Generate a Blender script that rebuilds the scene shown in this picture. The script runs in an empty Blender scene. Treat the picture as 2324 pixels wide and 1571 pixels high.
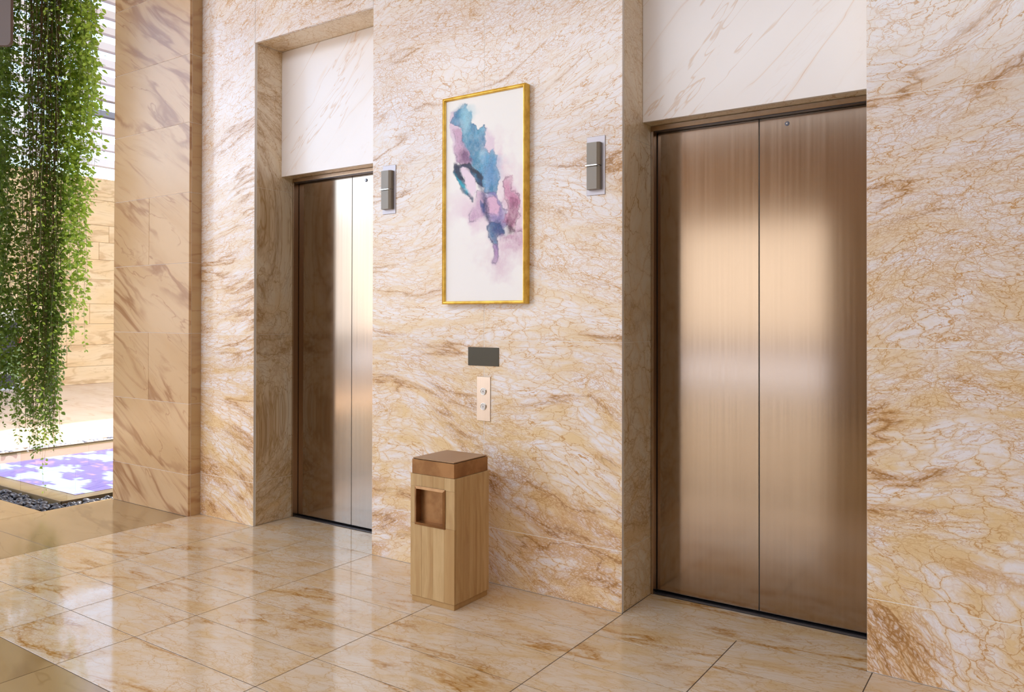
import bpy, bmesh, math, random
import numpy as np
from mathutils import Vector, Matrix
S = bpy.context.scene
COL = S.collection
random.seed(7)
rng = np.random.RandomState(11)

# ---------------------------------------------------------------- camera
YAW, PITCH, ROLL, F, PX, PY = .6016, .0066, .002, 1789.5, 1152.3, 710.4
fw = Vector((-math.sin(YAW) * math.cos(PITCH), math.cos(YAW) * math.cos(PITCH), math.sin(PITCH)))
rt = Vector((math.cos(YAW), math.sin(YAW), 0)); up = rt.cross(fw)
r2 = math.cos(ROLL) * rt + math.sin(ROLL) * up
u2 = -math.sin(ROLL) * rt + math.cos(ROLL) * up
cd = bpy.data.cameras.new('camera'); cam = bpy.data.objects.new('camera', cd); COL.objects.link(cam)
m = Matrix((r2, u2, -fw)).transposed().to_4x4(); m.translation = Vector((0, 0, 1.45))
cam.matrix_world = m
cd.sensor_fit = 'HORIZONTAL'; cd.sensor_width = 36; cd.lens = F / 2324 * 36
cd.shift_x = (1162 - PX) / 2324; cd.shift_y = (PY - 785.5) / 2324
cd.clip_end = 300
S.camera = cam

# ---------------------------------------------------------------- sky, sun, big lights, exposure
W = bpy.data.worlds.new('sky'); S.world = W; W.use_nodes = True
wn = W.node_tree.nodes; bg = wn['Background']
sky = wn.new('ShaderNodeTexSky'); sky.sky_type = 'NISHITA'; sky.sun_disc = False
sky.sun_elevation = math.radians(58); sky.sun_rotation = math.radians(0); sky.air_density = 1.0; sky.dust_density = 2.5
W.node_tree.links.new(sky.outputs[0], bg.inputs[0]); bg.inputs[1].default_value = .55

def light(name, kind, loc, rot, energy, color=(1, 1, 1), **kw):
    d = bpy.data.lights.new(name, kind); d.energy = energy; d.color = color
    for k, v in kw.items(): setattr(d, k, v)
    o = bpy.data.objects.new(name, d); COL.objects.link(o); o.location = loc; o.rotation_euler = rot
    return o
R = math.radians
light('sun', 'SUN', (0, 0, 20), (R(30), R(0), R(180)), 7.0, (1, .95, .86), angle=R(.8))
# area light added to boost daylight through the open courtyard side
light('courtyard_daylight_boost', 'AREA', (-8.3, -3.2, 3.2), (R(90), 0, R(-75)), 125, (.84, .90, 1), shape='RECTANGLE', size=9, size_y=4)
light('ceiling_fill', 'AREA', (-2.6, -1.6, 5.0), (R(30), 0, 0), 215, (.84, .91, 1), shape='RECTANGLE', size=10, size_y=2.6, spread=R(140))  # unseen area light added to brighten the lobby walls
S.view_settings.view_transform = 'Standard'; S.view_settings.look = 'None'
S.view_settings.exposure = 0.38; S.view_settings.gamma = 1; S.view_settings.use_curve_mapping = False
S.cycles.max_bounces = 10; S.cycles.diffuse_bounces = 6; S.cycles.glossy_bounces = 5
S.cycles.transparent_max_bounces = 12; S.cycles.sample_clamp_indirect = 6
S.cycles.caustics_reflective = False; S.cycles.caustics_refractive = False
S.cycles.use_denoising = True

# ---------------------------------------------------------------- helpers
class NT:
    def __init__(s, name):
        s.m = bpy.data.materials.new(name); s.m.use_nodes = True; s.t = s.m.node_tree
        s.b = s.t.nodes['Principled BSDF']; s.out = s.t.nodes['Material Output']
    def n(s, typ, **kw):
        x = s.t.nodes.new('ShaderNode' + typ)
        for k, v in kw.items():
            if k.startswith('i_'):
                x.inputs[k[2:].replace('_', ' ')].default_value = v
            else: setattr(x, k, v)
        return x
    def l(s, a, b): s.t.links.new(a, b)
    def math(s, op, a, b=None, c=None, clamp=False):
        x = s.t.nodes.new('ShaderNodeMath'); x.operation = op; x.use_clamp = clamp
        for i, v in enumerate((a, b, c)):
            if v is None: continue
            if isinstance(v, (int, float)): x.inputs[i].default_value = v
            else: s.l(v, x.inputs[i])
        return x.outputs[0]
    def vmath(s, op, a, b=None, scale=None):
        x = s.t.nodes.new('ShaderNodeVectorMath'); x.operation = op
        for i, v in enumerate((a, b)):
            if v is None: continue
            if isinstance(v, tuple): x.inputs[i].default_value = v
            else: s.l(v, x.inputs[i])
        if scale is not None:
            if isinstance(scale, (int, float)): x.inputs['Scale'].default_value = scale
            else: s.l(scale, x.inputs['Scale'])
        return x.outputs[0]
    def mix(s, f, a, b, blend='MIX'):
        x = s.t.nodes.new('ShaderNodeMix'); x.data_type = 'RGBA'; x.blend_type = blend; x.clamp_factor = True
        for i, v in ((0, f), (6, a), (7, b)):
            if isinstance(v, (int, float)): x.inputs[i].default_value = v
            elif isinstance(v, tuple): x.inputs[i].default_value = v if len(v) == 4 else v + (1,)
            else: s.l(v, x.inputs[i])
        return x.outputs[2]
    def smooth(s, v, a, b, c=0., d=1.):
        x = s.t.nodes.new('ShaderNodeMapRange'); x.interpolation_type = 'SMOOTHSTEP'
        s.l(v, x.inputs[0])
        for i, q in enumerate((a, b, c, d)): x.inputs[i + 1].default_value = q
        return x.outputs[0]
    def noise(s, vec, scale, detail=3, rough=.5, col=False, dist=0):
        x = s.t.nodes.new('ShaderNodeTexNoise'); s.l(vec, x.inputs['Vector'])
        x.inputs['Scale'].default_value = scale; x.inputs['Detail'].default_value = detail
        x.inputs['Roughness'].default_value = rough; x.inputs['Distortion'].default_value = dist
        return x.outputs['Color' if col else 'Fac']
    def vor(s, vec, scale, feat='DISTANCE_TO_EDGE'):
        x = s.t.nodes.new('ShaderNodeTexVoronoi'); x.feature = feat; s.l(vec, x.inputs['Vector'])
        x.inputs['Scale'].default_value = scale
        return x.outputs[0]
    def coords(s, rand=None, world=True):
        if world:
            g = s.n('NewGeometry'); v = g.outputs['Position']
        else:
            g = s.n('TexCoord'); v = g.outputs['Object']
        if rand:
            oi = s.n('ObjectInfo')
            off = s.vmath('SCALE', (1.0, 2.3, .7), scale=s.math('MULTIPLY', oi.outputs['Random'], rand))
            v = s.vmath('ADD', v, off)
        return v
    def set(s, **kw):
        for k, v in kw.items():
            k = k.replace('_', ' ')
            if isinstance(v, bpy.types.NodeSocket): s.l(v, s.b.inputs[k])
            else:
                if isinstance(v, tuple) and len(v) == 3: v = v + (1,)
                s.b.inputs[k].default_value = v
        return s
def mat(name, color, rough=.5, metal=0, **kw):
    n = NT(name); n.set(Base_Color=color, Roughness=rough, Metallic=metal, **kw); return n.m

def spider(name, stretch, angle, rand, rough, base, haze, veinc, vein2c, band=1.0, amt=1.0, sc=1.0, coat=0.0, hazeamt=1.0, floor=False):
    """cream marble with a cracked net of golden brown veins"""
    n = NT(name); p = n.coords(rand)
    if floor:
        mp = n.n('Mapping'); mp.inputs['Rotation'].default_value = (0, 0, angle); n.l(p, mp.inputs['Vector']); p = mp.outputs[0]
        p0 = p; p = n.vmath('MULTIPLY', p, (1, stretch, 1))
    else:
        # sheared so that the veins sink near the floor and climb higher up; stretched along the horizontal
        sx = n.n('SeparateXYZ'); n.l(p, sx.inputs[0]); h = n.math('ADD', n.math('ADD', sx.outputs[0], sx.outputs[1]), -3.4)
        undul = n.math('MULTIPLY', n.math('SUBTRACT', n.noise(p, .6, 1), .5), 1.3)
        slope = n.smooth(sx.outputs[2], .1, 3.0, -.26, .30); slope = n.math('MULTIPLY', slope, angle)
        z = n.math('ADD', n.math('SUBTRACT', sx.outputs[2], n.math('MULTIPLY', h, slope)), undul)
        cx = n.n('CombineXYZ'); n.l(sx.outputs[0], cx.inputs[0]); n.l(sx.outputs[1], cx.inputs[1]); n.l(n.math('MULTIPLY', z, stretch), cx.inputs[2])
        p = cx.outputs[0]
    w1 = n.vmath('SCALE', n.vmath('SUBTRACT', n.noise(p, 1.3, 2, col=True), (.5, .5, .5)), scale=.45)
    w2 = n.vmath('SCALE', n.vmath('SUBTRACT', n.noise(p, 8, 4, .65, col=True), (.5, .5, .5)), scale=.11)
    q = n.vmath('ADD', n.vmath('ADD', p, w1), w2)
    q2 = n.n('Mapping'); q2.inputs['Rotation'].default_value = (R(22), R(22), R(22 if floor else 0)); n.l(q, q2.inputs['Vector']); q2 = q2.outputs[0]
    d1 = n.vor(q, 8.0 * sc); d2 = n.vor(n.vmath('MULTIPLY', q2, (1, 1, 1.25)), 13 * sc); d3 = n.vor(n.vmath('ADD', q, (7.1, 4.7, 1.2)), 30 * sc)
    dens = n.noise(q, 1.2, 3, .55)           # where the net is dense
    v1 = n.smooth(d1, 0, .035, 1, 0); v2 = n.smooth(d2, 0, .05, 1, 0); v3 = n.smooth(d3, 0, .11, 1, 0)
    fade = n.smooth(n.noise(n.vmath('ADD', q, (9, 2, 5)), 4.5, 2), .34, .60)
    v1 = n.math('MULTIPLY', v1, n.math('MULTIPLY_ADD', fade, .75, .25))
    v2 = n.math('MULTIPLY', v2, n.math('MULTIPLY', n.smooth(dens, .34, .56, .3, 1), n.smooth(n.noise(q, 6, 2), .40, .55, .15, 1)))
    v3 = n.math('MULTIPLY', v3, n.smooth(dens, .44, .60, .05, .9))
    # long running streaks: contour lines of a stretched noise
    def contour(off, k, wdt, st):
        f = n.noise(n.vmath('MULTIPLY', n.vmath('ADD', q, off), (.5, .5, st) if not floor else (.5, st, .5)), 2.2, 4, .55)
        f = n.math('ABSOLUTE', n.math('SUBTRACT', n.math('FRACT', n.math('MULTIPLY', f, k)), .5))
        return n.smooth(f, 0, wdt, 1, 0)
    v4 = n.math('MULTIPLY', contour((2, 7, 3), 13, .055, 1.5), n.smooth(n.noise(n.vmath('ADD', q, (5, 5, 1)), 3.2, 2), .42, .60))
    v5 = n.math('MULTIPLY', contour((8, 1, 6), 9, .035, .9), n.smooth(n.noise(n.vmath('ADD', q, (1, 6, 9)), 2.5, 2), .45, .62))
    # long wandering seams with a crushed net inside
    bounce_tint = n.smooth(sx.outputs[2], .2, 3.0, 1.35, .30) if not floor else None  # warm floor bounce painted in: golden haze strengthens toward the floor
    bn = n.noise(n.vmath('MULTIPLY', q, (.40, .40, .8) if not floor else (.5, .8, 1)), 1.5, 4, .6)
    ridge = n.math('ABSOLUTE', n.math('SUBTRACT', bn, .52))
    if floor: msk = n.smooth(n.noise(q, 1.5, 2), .46, .62)
    else: msk = n.smooth(n.math('ADD', n.noise(q, 1.5, 2), n.smooth(sx.outputs[2], .3, 1.1, .09, 0)), .48, .62)
    wide = n.smooth(sx.outputs[2], .3, 1.0, .085, .038) if not floor else None
    seam = n.math('MULTIPLY', n.smooth(ridge, 0, .013, 1, 0), msk)
    dn = n.math('DIVIDE', ridge, wide) if not floor else n.math('DIVIDE', ridge, .05)
    dense = n.math('MULTIPLY', n.smooth(dn, .2, 1, 1, 0), msk)
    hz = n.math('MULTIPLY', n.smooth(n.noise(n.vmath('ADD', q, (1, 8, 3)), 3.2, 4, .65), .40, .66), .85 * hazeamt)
    if not floor: hz = n.math('MULTIPLY', hz, bounce_tint, clamp=True)
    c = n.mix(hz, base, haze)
    cl = n.smooth(d1, .0, .22, 1, 0)
    c = n.mix(n.math('MULTIPLY', cl, n.math('MULTIPLY', bounce_tint, .42) if not floor else .25), c, haze)
    vv = n.math('MAXIMUM', n.math('MULTIPLY', v1, .85), n.math('MAXIMUM', n.math('MULTIPLY', v2, .75), n.math('MULTIPLY', v3, .5)))
    vv = n.math('MAXIMUM', vv, n.math('MAXIMUM', n.math('MULTIPLY', v4, .55), n.math('MULTIPLY', v5, .8)))
    c = n.mix(n.math('MULTIPLY', vv, amt, clamp=True), c, veinc)
    c = n.mix(n.math('MULTIPLY', n.math('MULTIPLY', dense, n.smooth(d3, .02, .30, 1, .35)), .8 * band, clamp=True), c, veinc)
    c = n.mix(n.math('MULTIPLY', n.math('MULTIPLY', dense, v3), .6 * band, clamp=True), c, vein2c)
    c = n.mix(n.math('MULTIPLY', n.math('MULTIPLY', seam, n.math('MULTIPLY_ADD', n.smooth(d3, 0, .3, 1, 0), .6, .4)), .95 * band, clamp=True), c, vein2c)
    n.set(Base_Color=c, Roughness=rough, Coat_Weight=coat, Coat_Roughness=.03)
    return n.m
M = {}
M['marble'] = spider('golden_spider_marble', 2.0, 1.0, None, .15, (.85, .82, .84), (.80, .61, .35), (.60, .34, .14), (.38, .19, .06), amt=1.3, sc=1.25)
M['marble_shaded'] = spider('golden_spider_marble_shaded', 1.7, -1.0, None, .16, (.85, .76, .61), (.79, .59, .34), (.52, .33, .15), (.38, .21, .08), amt=1.0, sc=1.1, band=.5)  # yellower copy of the marble: shade in the recesses painted into the colour
M['marble_floor'] = spider('golden_spider_floor', 2.3, -.12, 9.0, .07, (.70, .59, .47), (.66, .46, .24), (.54, .32, .12), (.40, .19, .045), sc=.9, band=1.3, amt=.95, floor=True)

def calacatta(name):
    n = NT(name); p = n.coords()
    mp = n.n('Mapping'); mp.inputs['Rotation'].default_value = (0, R(44), 0); n.l(p, mp.inputs['Vector']); p = mp.outputs[0]
    p = n.vmath('MULTIPLY', p, (.22, 1, 1.5))
    w = n.vmath('SCALE', n.vmath('SUBTRACT', n.noise(p, 2.0, 4, .6, col=True), (.5, .5, .5)), scale=.32)
    q = n.vmath('ADD', p, w)
    c = n.mix(n.smooth(n.noise(q, 1.8, 3), .42, .75, 0, .35), (.90, .88, .90), (.86, .80, .76))
    r1 = n.math('ABSOLUTE', n.math('SUBTRACT', n.noise(q, 2.1, 3, .5), .5))
    r2 = n.math('ABSOLUTE', n.math('SUBTRACT', n.noise(n.vmath('ADD', q, (5, 3, 8)), 3.0, 4, .55), .47))
    msk = n.smooth(n.noise(n.vmath('ADD', p, (2, 9, 4)), 2.3, 2), .42, .62)
    c = n.mix(n.math('MULTIPLY', n.smooth(r1, 0, .03, .4, 0), msk), c, (.82, .66, .52))
    c = n.mix(n.math('MULTIPLY', n.smooth(r1, 0, .004, .7, 0), msk), c, (.62, .34, .18))
    c = n.mix(n.math('MULTIPLY', n.smooth(r2, 0, .007, .55, 0), n.smooth(n.noise(p, 1.6, 2), .4, .6)), c, (.68, .48, .33))
    n.set(Base_Color=c, Roughness=.22); return n.m
M['white_marble'] = calacatta('white_veined_marble')

def sandstone(name, a, b, dark, rand, rough, scale=1.0, tilt=35, flat=False):
    n = NT(name); p = n.coords(rand)
    mp = n.n('Mapping'); mp.inputs['Rotation'].default_value = (0, R(tilt), 0) if not flat else (0, 0, R(tilt)); n.l(p, mp.inputs['Vector']); p = mp.outputs[0]
    p = n.vmath('MULTIPLY', p, (.55, .55, 2.0) if not flat else (.5, 2, 1))
    q = n.vmath('ADD', p, n.vmath('SCALE', n.vmath('SUBTRACT', n.noise(p, .9 * scale, 2, col=True), (.5, .5, .5)), scale=1.1))
    f = n.noise(q, 1.8 * scale, 3, .5)
    c = n.mix(n.smooth(f, .3, .7), a, b)
    r = n.math('ABSOLUTE', n.math('SUBTRACT', n.noise(n.vmath('ADD', q, (4, 4, 4)), 1.9 * scale, 4, .5), .5))
    c = n.mix(n.math('MULTIPLY', n.smooth(r, 0, .055, .85, 0), n.smooth(n.noise(p, 1.5, 2), .38, .56)), c, dark)
    rr_ = n.math('ABSOLUTE', n.math('SUBTRACT', n.noise(n.vmath('ADD', q, (9, 1, 4)), 2.6 * scale, 4, .5), .48))
    c = n.mix(n.math('MULTIPLY', n.smooth(rr_, 0, .012, .6, 0), n.smooth(n.noise(p, 2.1, 2), .40, .58)), c, dark)
    st = n.noise(n.vmath('MULTIPLY', q, (1, 1, 3)), 4.5 * scale, 4, .6)
    c = n.mix(n.smooth(st, .52, .72, 0, .35), c, dark)
    n.set(Base_Color=c, Roughness=rough); return n.m
M['sandstone'] = sandstone('banded_sandstone', (.57, .37, .19), (.63, .435, .25), (.34, .165, .07), 13.0, .22, 1.0, -30)
M['sandstone_shade_brown'] = sandstone('banded_sandstone_shade_brown', (.50, .33, .17), (.55, .39, .21), (.38, .21, .10), 13.0, .25)  # darker copy: pier side shade painted in; also the plain brown unseen walls
M['sandstone_floor'] = sandstone('polished_sandstone_floor', (.39, .255, .11), (.46, .315, .15), (.30, .185, .075), 7.0, .13, .7, 10, True)
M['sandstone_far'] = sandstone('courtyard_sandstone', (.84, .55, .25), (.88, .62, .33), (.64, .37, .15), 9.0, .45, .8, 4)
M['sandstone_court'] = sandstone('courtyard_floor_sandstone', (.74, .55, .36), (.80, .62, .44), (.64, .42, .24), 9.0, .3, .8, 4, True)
M['grout'] = mat('pale_grout', (.84, .80, .76), .6)
M['grout_dark'] = mat('dark_grout', (.07, .045, .03), .8)

def bronze(name, base, rough, aniso=.0, var=.03, vertical=True):
    n = NT(name); p = n.coords()
    q = n.vmath('MULTIPLY', p, (60, 60, .8) if vertical else (3, 140, 140))
    g = n.noise(q, 1, 2)
    c = n.mix(n.smooth(g, .3, .7), tuple(x * (1 - var) for x in base), tuple(min(1, x * (1 + var)) for x in base))
    rg = n.math('MULTIPLY_ADD', g, .06, rough - .03)
    n.set(Base_Color=c, Metallic=1.0, Roughness=rg)
    if aniso:
        n.b.inputs['Anisotropic'].default_value = aniso
        tg = n.n('CombineXYZ'); tg.inputs[2].default_value = 1; n.l(tg.outputs[0], n.b.inputs['Tangent'])
    return n.m
M['door'] = bronze('brushed_bronze_door', (.425, .34, .27), .12, .5)
M['frame'] = bronze('bronze_door_frame', (.50, .385, .29), .25)
M['dark_metal'] = mat('dark_grey_metal', (.10, .10, .12), .35, .9)
M['black'] = mat('shadow_gap_black', (.012, .009, .007), .6)
M['chrome'] = mat('polished_chrome', (.85, .87, .85), .12, 1)
M['steel'] = mat('brushed_steel_plate', (.40, .37, .39), .42, .8)
M['lens'] = mat('smoked_grey_lens', (.27, .24, .20), .28)
M['display'] = mat('dark_olive_display_glass', (.075, .066, .045), .3, Specular_IOR_Level=.25)
M['champagne'] = bronze('champagne_plate', (.60, .50, .42), .30)
M['button'] = mat('pearl_button', (.75, .73, .72), .25, .3)
M['engrave'] = mat('engraved_dark', (.16, .14, .13), .5)

def gold():
    n = NT('gilded_wood'); p = n.coords()
    g = n.noise(n.vmath('MULTIPLY', p, (6, 6, 6)), 3, 4, .6)
    c = n.mix(n.smooth(g, .35, .7), (1.0, .68, .13), (.74, .44, .05))
    n.set(Base_Color=c, Metallic=.4, Roughness=.34); return n.m
M['gold'] = gold()
def wood():
    n = NT('light_laminated_wood'); p = n.coords(13.0)
    q = n.vmath('MULTIPLY', p, (22, 22, 1.1))
    q = n.vmath('ADD', q, n.vmath('SCALE', n.noise(p, 3, 2, col=True), scale=1.6))
    g = n.noise(q, 1, 5, .62); oi = n.n('ObjectInfo')
    c = n.mix(n.smooth(g, .3, .72), (.60, .42, .21), (.44, .27, .11))
    c = n.mix(n.math('MULTIPLY', oi.outputs['Random'], .75), c, (.44, .26, .10))
    dk = n.smooth(n.noise(n.vmath('ADD', q, (3, 5, 1)), .5, 3), .58, .76, 0, .5)
    c = n.mix(dk, c, (.33, .17, .06))
    n.set(Base_Color=c, Roughness=.38); return n.m
M['wood'] = wood()
def patina():
    n = NT('aged_bronze_sheet'); p = n.coords()
    g = n.noise(p, 9, 4, .6)
    c = n.mix(n.smooth(g, .35, .65), (.36, .185, .075), (.25, .12, .045))
    n.set(Base_Color=c, Metallic=.75, Roughness=.36); return n.m
M['patina'] = patina()
M['lid_top'] = mat('worn_bronze_top', (.40, .25, .14), .42, .6)
def stone():
    n = NT('wet_black_pebble'); p = n.coords(); oi = n.n('ObjectInfo')
    g = n.noise(p, 40, 3)
    c = n.mix(n.smooth(g, .3, .75), (.028, .030, .038), (.10, .10, .12))
    c = n.mix(n.math('MULTIPLY', oi.outputs['Random'], .25), c, (.16, .15, .16))
    n.set(Base_Color=c, Roughness=.33); return n.m
M['pebble'] = stone()
M['pebble_bed'] = mat('dark_pebble_bed', (.02, .02, .024), .8)
def mosaic():
    n = NT('violet_white_pool_mosaic'); p = n.coords()
    sx = n.n('SeparateXYZ'); n.l(p, sx.inputs[0])
    # small rectangular tiles, rows along X
    rows = n.math('FLOOR', n.math('MULTIPLY', sx.outputs[1], 26)); cols = n.math('FLOOR', n.math('MULTIPLY', sx.outputs[0], 14))
    cx = n.n('CombineXYZ'); n.l(n.math('MULTIPLY', cols, 1 / 14), cx.inputs[0]); n.l(n.math('MULTIPLY', rows, 1 / 26), cx.inputs[1])
    f = n.noise(n.vmath('MULTIPLY', cx.outputs[0], (1.0, 2.2, 1)), 1.5, 2.2, .5)
    wh = n.n('TexWhiteNoise'); wh.noise_dimensions = '2D'; n.l(cx.outputs[0], wh.inputs['Vector'])
    f = n.math('ADD', f, n.math('MULTIPLY', n.math('SUBTRACT', wh.outputs['Value'], .5), .07))
    c = n.mix(n.smooth(f, .515, .53), (.13, .115, .47), (.42, .62, .78))
    c = n.mix(n.smooth(f, .40, .37), c, (.42, .25, .42))
    fr = n.math('FRACT', n.math('MULTIPLY', sx.outputs[1], 26))
    line = n.smooth(n.math('ABSOLUTE', n.math('SUBTRACT', fr, .5)), .32, .44)
    c = n.mix(n.math('MULTIPLY', line, .45), c, (.45, .40, .75))
    n.set(Base_Color=c, Roughness=.3); return n.m
M['mosaic'] = mosaic()
M['pool_margin'] = mat('pool_tan_margin', (.22, .16, .085), .3)  # reflection of the sandstone wall painted in as a tan colour
M['pool_band'] = mat('pool_rose_band', (.46, .30, .26), .3)
def water():
    n = NT('still_water'); t = n.t
    g = n.n('BsdfGlossy'); g.inputs['Roughness'].default_value = .01
    tr = n.n('BsdfTransparent'); tr.inputs[0].default_value = (.93, .97, 1, 1)
    fr = n.n('Fresnel'); fr.inputs[0].default_value = 1.33
    mx = n.n('MixShader'); n.l(fr.outputs[0], mx.inputs[0]); n.l(tr.outputs[0], mx.inputs[1]); n.l(g.outputs[0], mx.inputs[2])
    n.l(mx.outputs[0], n.out.inputs[0]); return n.m
M['water'] = water()
def leaf(name, a, b, trans):
    n = NT(name); p = n.coords(); g = n.noise(p, 28, 2)
    c = n.mix(n.smooth(g, .3, .7), a, b)
    c = n.mix(n.smooth(n.noise(n.vmath('ADD', p, (3, 1, 2)), 60, 1), .74, .78), c, (.55, .30, .05))
    n.set(Base_Color=c, Roughness=.42)
    ts = n.n('BsdfTranslucent'); n.l(n.mix(.5, c, trans), ts.inputs[0])
    mx = n.n('MixShader'); mx.inputs[0].default_value = .45
    n.l(n.b.outputs[0], mx.inputs[1]); n.l(ts.outputs[0], mx.inputs[2]); n.l(mx.outputs[0], n.out.inputs[0])
    return n.m
M['leaf'] = leaf('vine_leaf', (.07, .135, .028), (.19, .30, .045), (.40, .58, .07))
M['leaf_backlit'] = leaf('vine_leaf_backlit', (.24, .38, .05), (.42, .58, .08), (.66, .88, .12))  # brighter copy of the leaf: backlight from the sky painted into the colour
M['stem'] = mat('dry_vine_stem', (.20, .13, .065), .8)
M['stem_green'] = mat('green_vine_stem', (.22, .27, .12), .7)
M['plum'] = mat('plum_brown_metal', (.115, .078, .070), .45)
M['slat'] = mat('pale_rose_slat', (.93, .84, .82), .5)
M['slat_dark'] = mat('grey_slat', (.30, .28, .30), .5)
M['plaster'] = mat('warm_white_plaster', (.70, .69, .70), .7)
M['tan'] = mat('tan_render', (.50, .44, .35), .7)
M['cream'] = mat('cream_render', (.78, .70, .56), .7)
M['terrace'] = mat('pale_terrace_stone', (.70, .76, .88), .3)

def link(name, me, m=None, parent=None):
    o = bpy.data.objects.new(name, me); COL.objects.link(o)
    if m is not None and not len(me.materials): me.materials.append(m)
    if parent is not None: o.parent = parent
    return o
def tag(o, label=None, cat=None, group=None, kind=None):
    for k, v in (('label', label), ('category', cat), ('group', group), ('kind', kind)):
        if v: o[k] = v
    return o
def empty(name, loc=(0, 0, 0)):
    o = bpy.data.objects.new(name, None); COL.objects.link(o); o.location = loc; o.empty_display_size = .1
    return o
def bmobj(name, bm, m, parent=None, smooth=False, origin=None):
    if origin is not None: bmesh.ops.translate(bm, verts=bm.verts, vec=-Vector(origin))
    bmesh.ops.recalc_face_normals(bm, faces=bm.faces)
    me = bpy.data.meshes.new(name); bm.to_mesh(me); bm.free()
    if smooth:
        for p in me.polygons: p.use_smooth = True
    o = link(name, me, m, parent)
    if origin is not None:
        o.location = Vector(origin) - (parent.location if parent is not None else Vector())
    elif parent is not None:
        o.location = -parent.location
    return o
def add_box(bm, x0, x1, y0, y1, z0, z1, bev=0.0, seg=1):
    b = bmesh.new()
    bmesh.ops.create_cube(b, size=1)
    bmesh.ops.scale(b, vec=(x1 - x0, y1 - y0, z1 - z0), verts=b.verts)
    bmesh.ops.translate(b, vec=((x0 + x1) / 2, (y0 + y1) / 2, (z0 + z1) / 2), verts=b.verts)
    if bev: bmesh.ops.bevel(b, geom=b.edges[:], offset=bev, segments=seg, affect='EDGES', profile=.5)
    t = bpy.data.meshes.new('t'); b.to_mesh(t); b.free(); bm.from_mesh(t); bpy.data.meshes.remove(t)
def box(name, x0, x1, y0, y1, z0, z1, m, parent=None, bev=0.0, seg=1):
    bm = bmesh.new(); add_box(bm, x0, x1, y0, y1, z0, z1, bev, seg)
    return bmobj(name, bm, m, parent, origin=((x0 + x1) / 2, (y0 + y1) / 2, (z0 + z1) / 2))
def struct(o): o['kind'] = 'structure'; return o

# ---------------------------------------------------------------- measures
D = 3.52; DL = 3.752; DF = 3.852; DD = 3.900
XA, XB, XC, XD, XE = -5.162, -4.555, -3.424, -1.732, -.621
ZS, ZL, ZH = 3.363, 2.464, 2.437
ZJ = [0, .302, 1.33, 2.36, 3.39, 4.42, 5.2]
G = .0014; BV = .0008; CEIL = 5.2

# ---------------------------------------------------------------- back wall with marble slabs
bm = bmesh.new()
add_box(bm, XA - 1.0, XB - .001, D + .0007, 6.2, 0, CEIL)
add_box(bm, XB - .021, XC + .021, DL + .021, 6.2, ZL + .021, CEIL)
add_box(bm, XB - .021, XC + .021, DD + .05, 6.2, 0, ZL + .02)
add_box(bm, XC + .001, XD - .001, D + .0007, 6.2, 0, CEIL)
add_box(bm, XD - .021, XE + .021, DL + .021, 6.2, ZL + .021, CEIL)
add_box(bm, XD - .021, XE + .021, DD + .05, 6.2, 0, ZL + .02)
add_box(bm, XE + .001, 5.2, D + .0007, 6.2, 0, CEIL)
add_box(bm, XB - .021, XC + .021, D + .0215, DL + .021, ZS + .021, CEIL)
add_box(bm, XD - .021, XE + .021, D + .0215, DL + .021, ZS + .021, CEIL)
wall = struct(bmobj('wall_back', bm, M['grout']))
def slab_front(x0, x1, zs, zmin=0, m='marble'):
    for a, b in zip(zs[:-1], zs[1:]):
        if b <= zmin: continue
        a = max(a, zmin)
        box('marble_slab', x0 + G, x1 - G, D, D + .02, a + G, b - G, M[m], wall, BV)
slab_front(XA - .01, XB, ZJ)
slab_front(XB, XC, [ZS, 4.42, 5.2])
slab_front(XC, -2.575, ZJ); slab_front(-2.575, XD, ZJ)
slab_front(XD, XE, [ZS, 4.42, 5.2])
for xa, xb in ((XE, .55), (.55, 1.72), (1.72, 2.9), (2.9, 4.05), (4.05, 5.18)): slab_front(xa, xb, ZJ)
# returns of the two lift recesses
for x, sgn in ((XB, 1), (XC, -1), (XD, 1), (XE, -1)):
    x0, x1 = (x - .02, x) if sgn > 0 else (x, x + .02)
    for a, b in zip([0, .302, 1.33, 2.36], [.302, 1.33, 2.36, ZS]):
        box('marble_slab', x0, x1, D + .0205, DD + .04, a + G * .6, b - G * .6, M['marble_shaded'], wall, .001)
for x0, x1 in ((XB, XC), (XD, XE)):
    box('soffit_slab', x0 + G, x1 - G, D + .0205, DL + .02, ZS + .0005, ZS + .0205, M['marble_shaded'], wall, .001)
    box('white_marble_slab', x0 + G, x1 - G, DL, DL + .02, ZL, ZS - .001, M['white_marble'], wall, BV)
    box('soffit_slab', x0 + G, x1 - G, DL + .0205, DD + .04, ZL + .0005, ZL + .02, M['marble_shaded'], wall, .001)

# sandstone pilaster at the left end of the wall
PXL, PXR, PYF = -6.174, XA, 3.4186
pil = struct(box('wall_left_pier', PXL + .021, PXR - .002, PYF + .0025, 6.2, 0, CEIL, M['grout']))
zp = [0, .303, .819, 1.334, 1.85, 2.365, 2.877, 3.376, 3.89, 4.41, 4.93, 5.2]
for i, (a, b) in enumerate(zip(zp[:-1], zp[1:])):
    xs = [PXL, PXR] if i not in (2, 4, 8) else [PXL, -5.68, PXR]
    for x0, x1 in zip(xs[:-1], xs[1:]):
        box('sandstone_block', x0 + G, x1 - G, PYF, PYF + .02, a + G, b - G, M['sandstone'], pil, BV)
    box('sandstone_block', PXR - .02, PXR, PYF + .0215, D - .001, a + G, b - G, M['sandstone_shade_brown'], pil, .001)
    box('sandstone_block', PXL, PXL + .02, PYF + .0215, 6.0, a + G, b - G, M['sandstone_shade_brown'], pil, .001)

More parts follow.
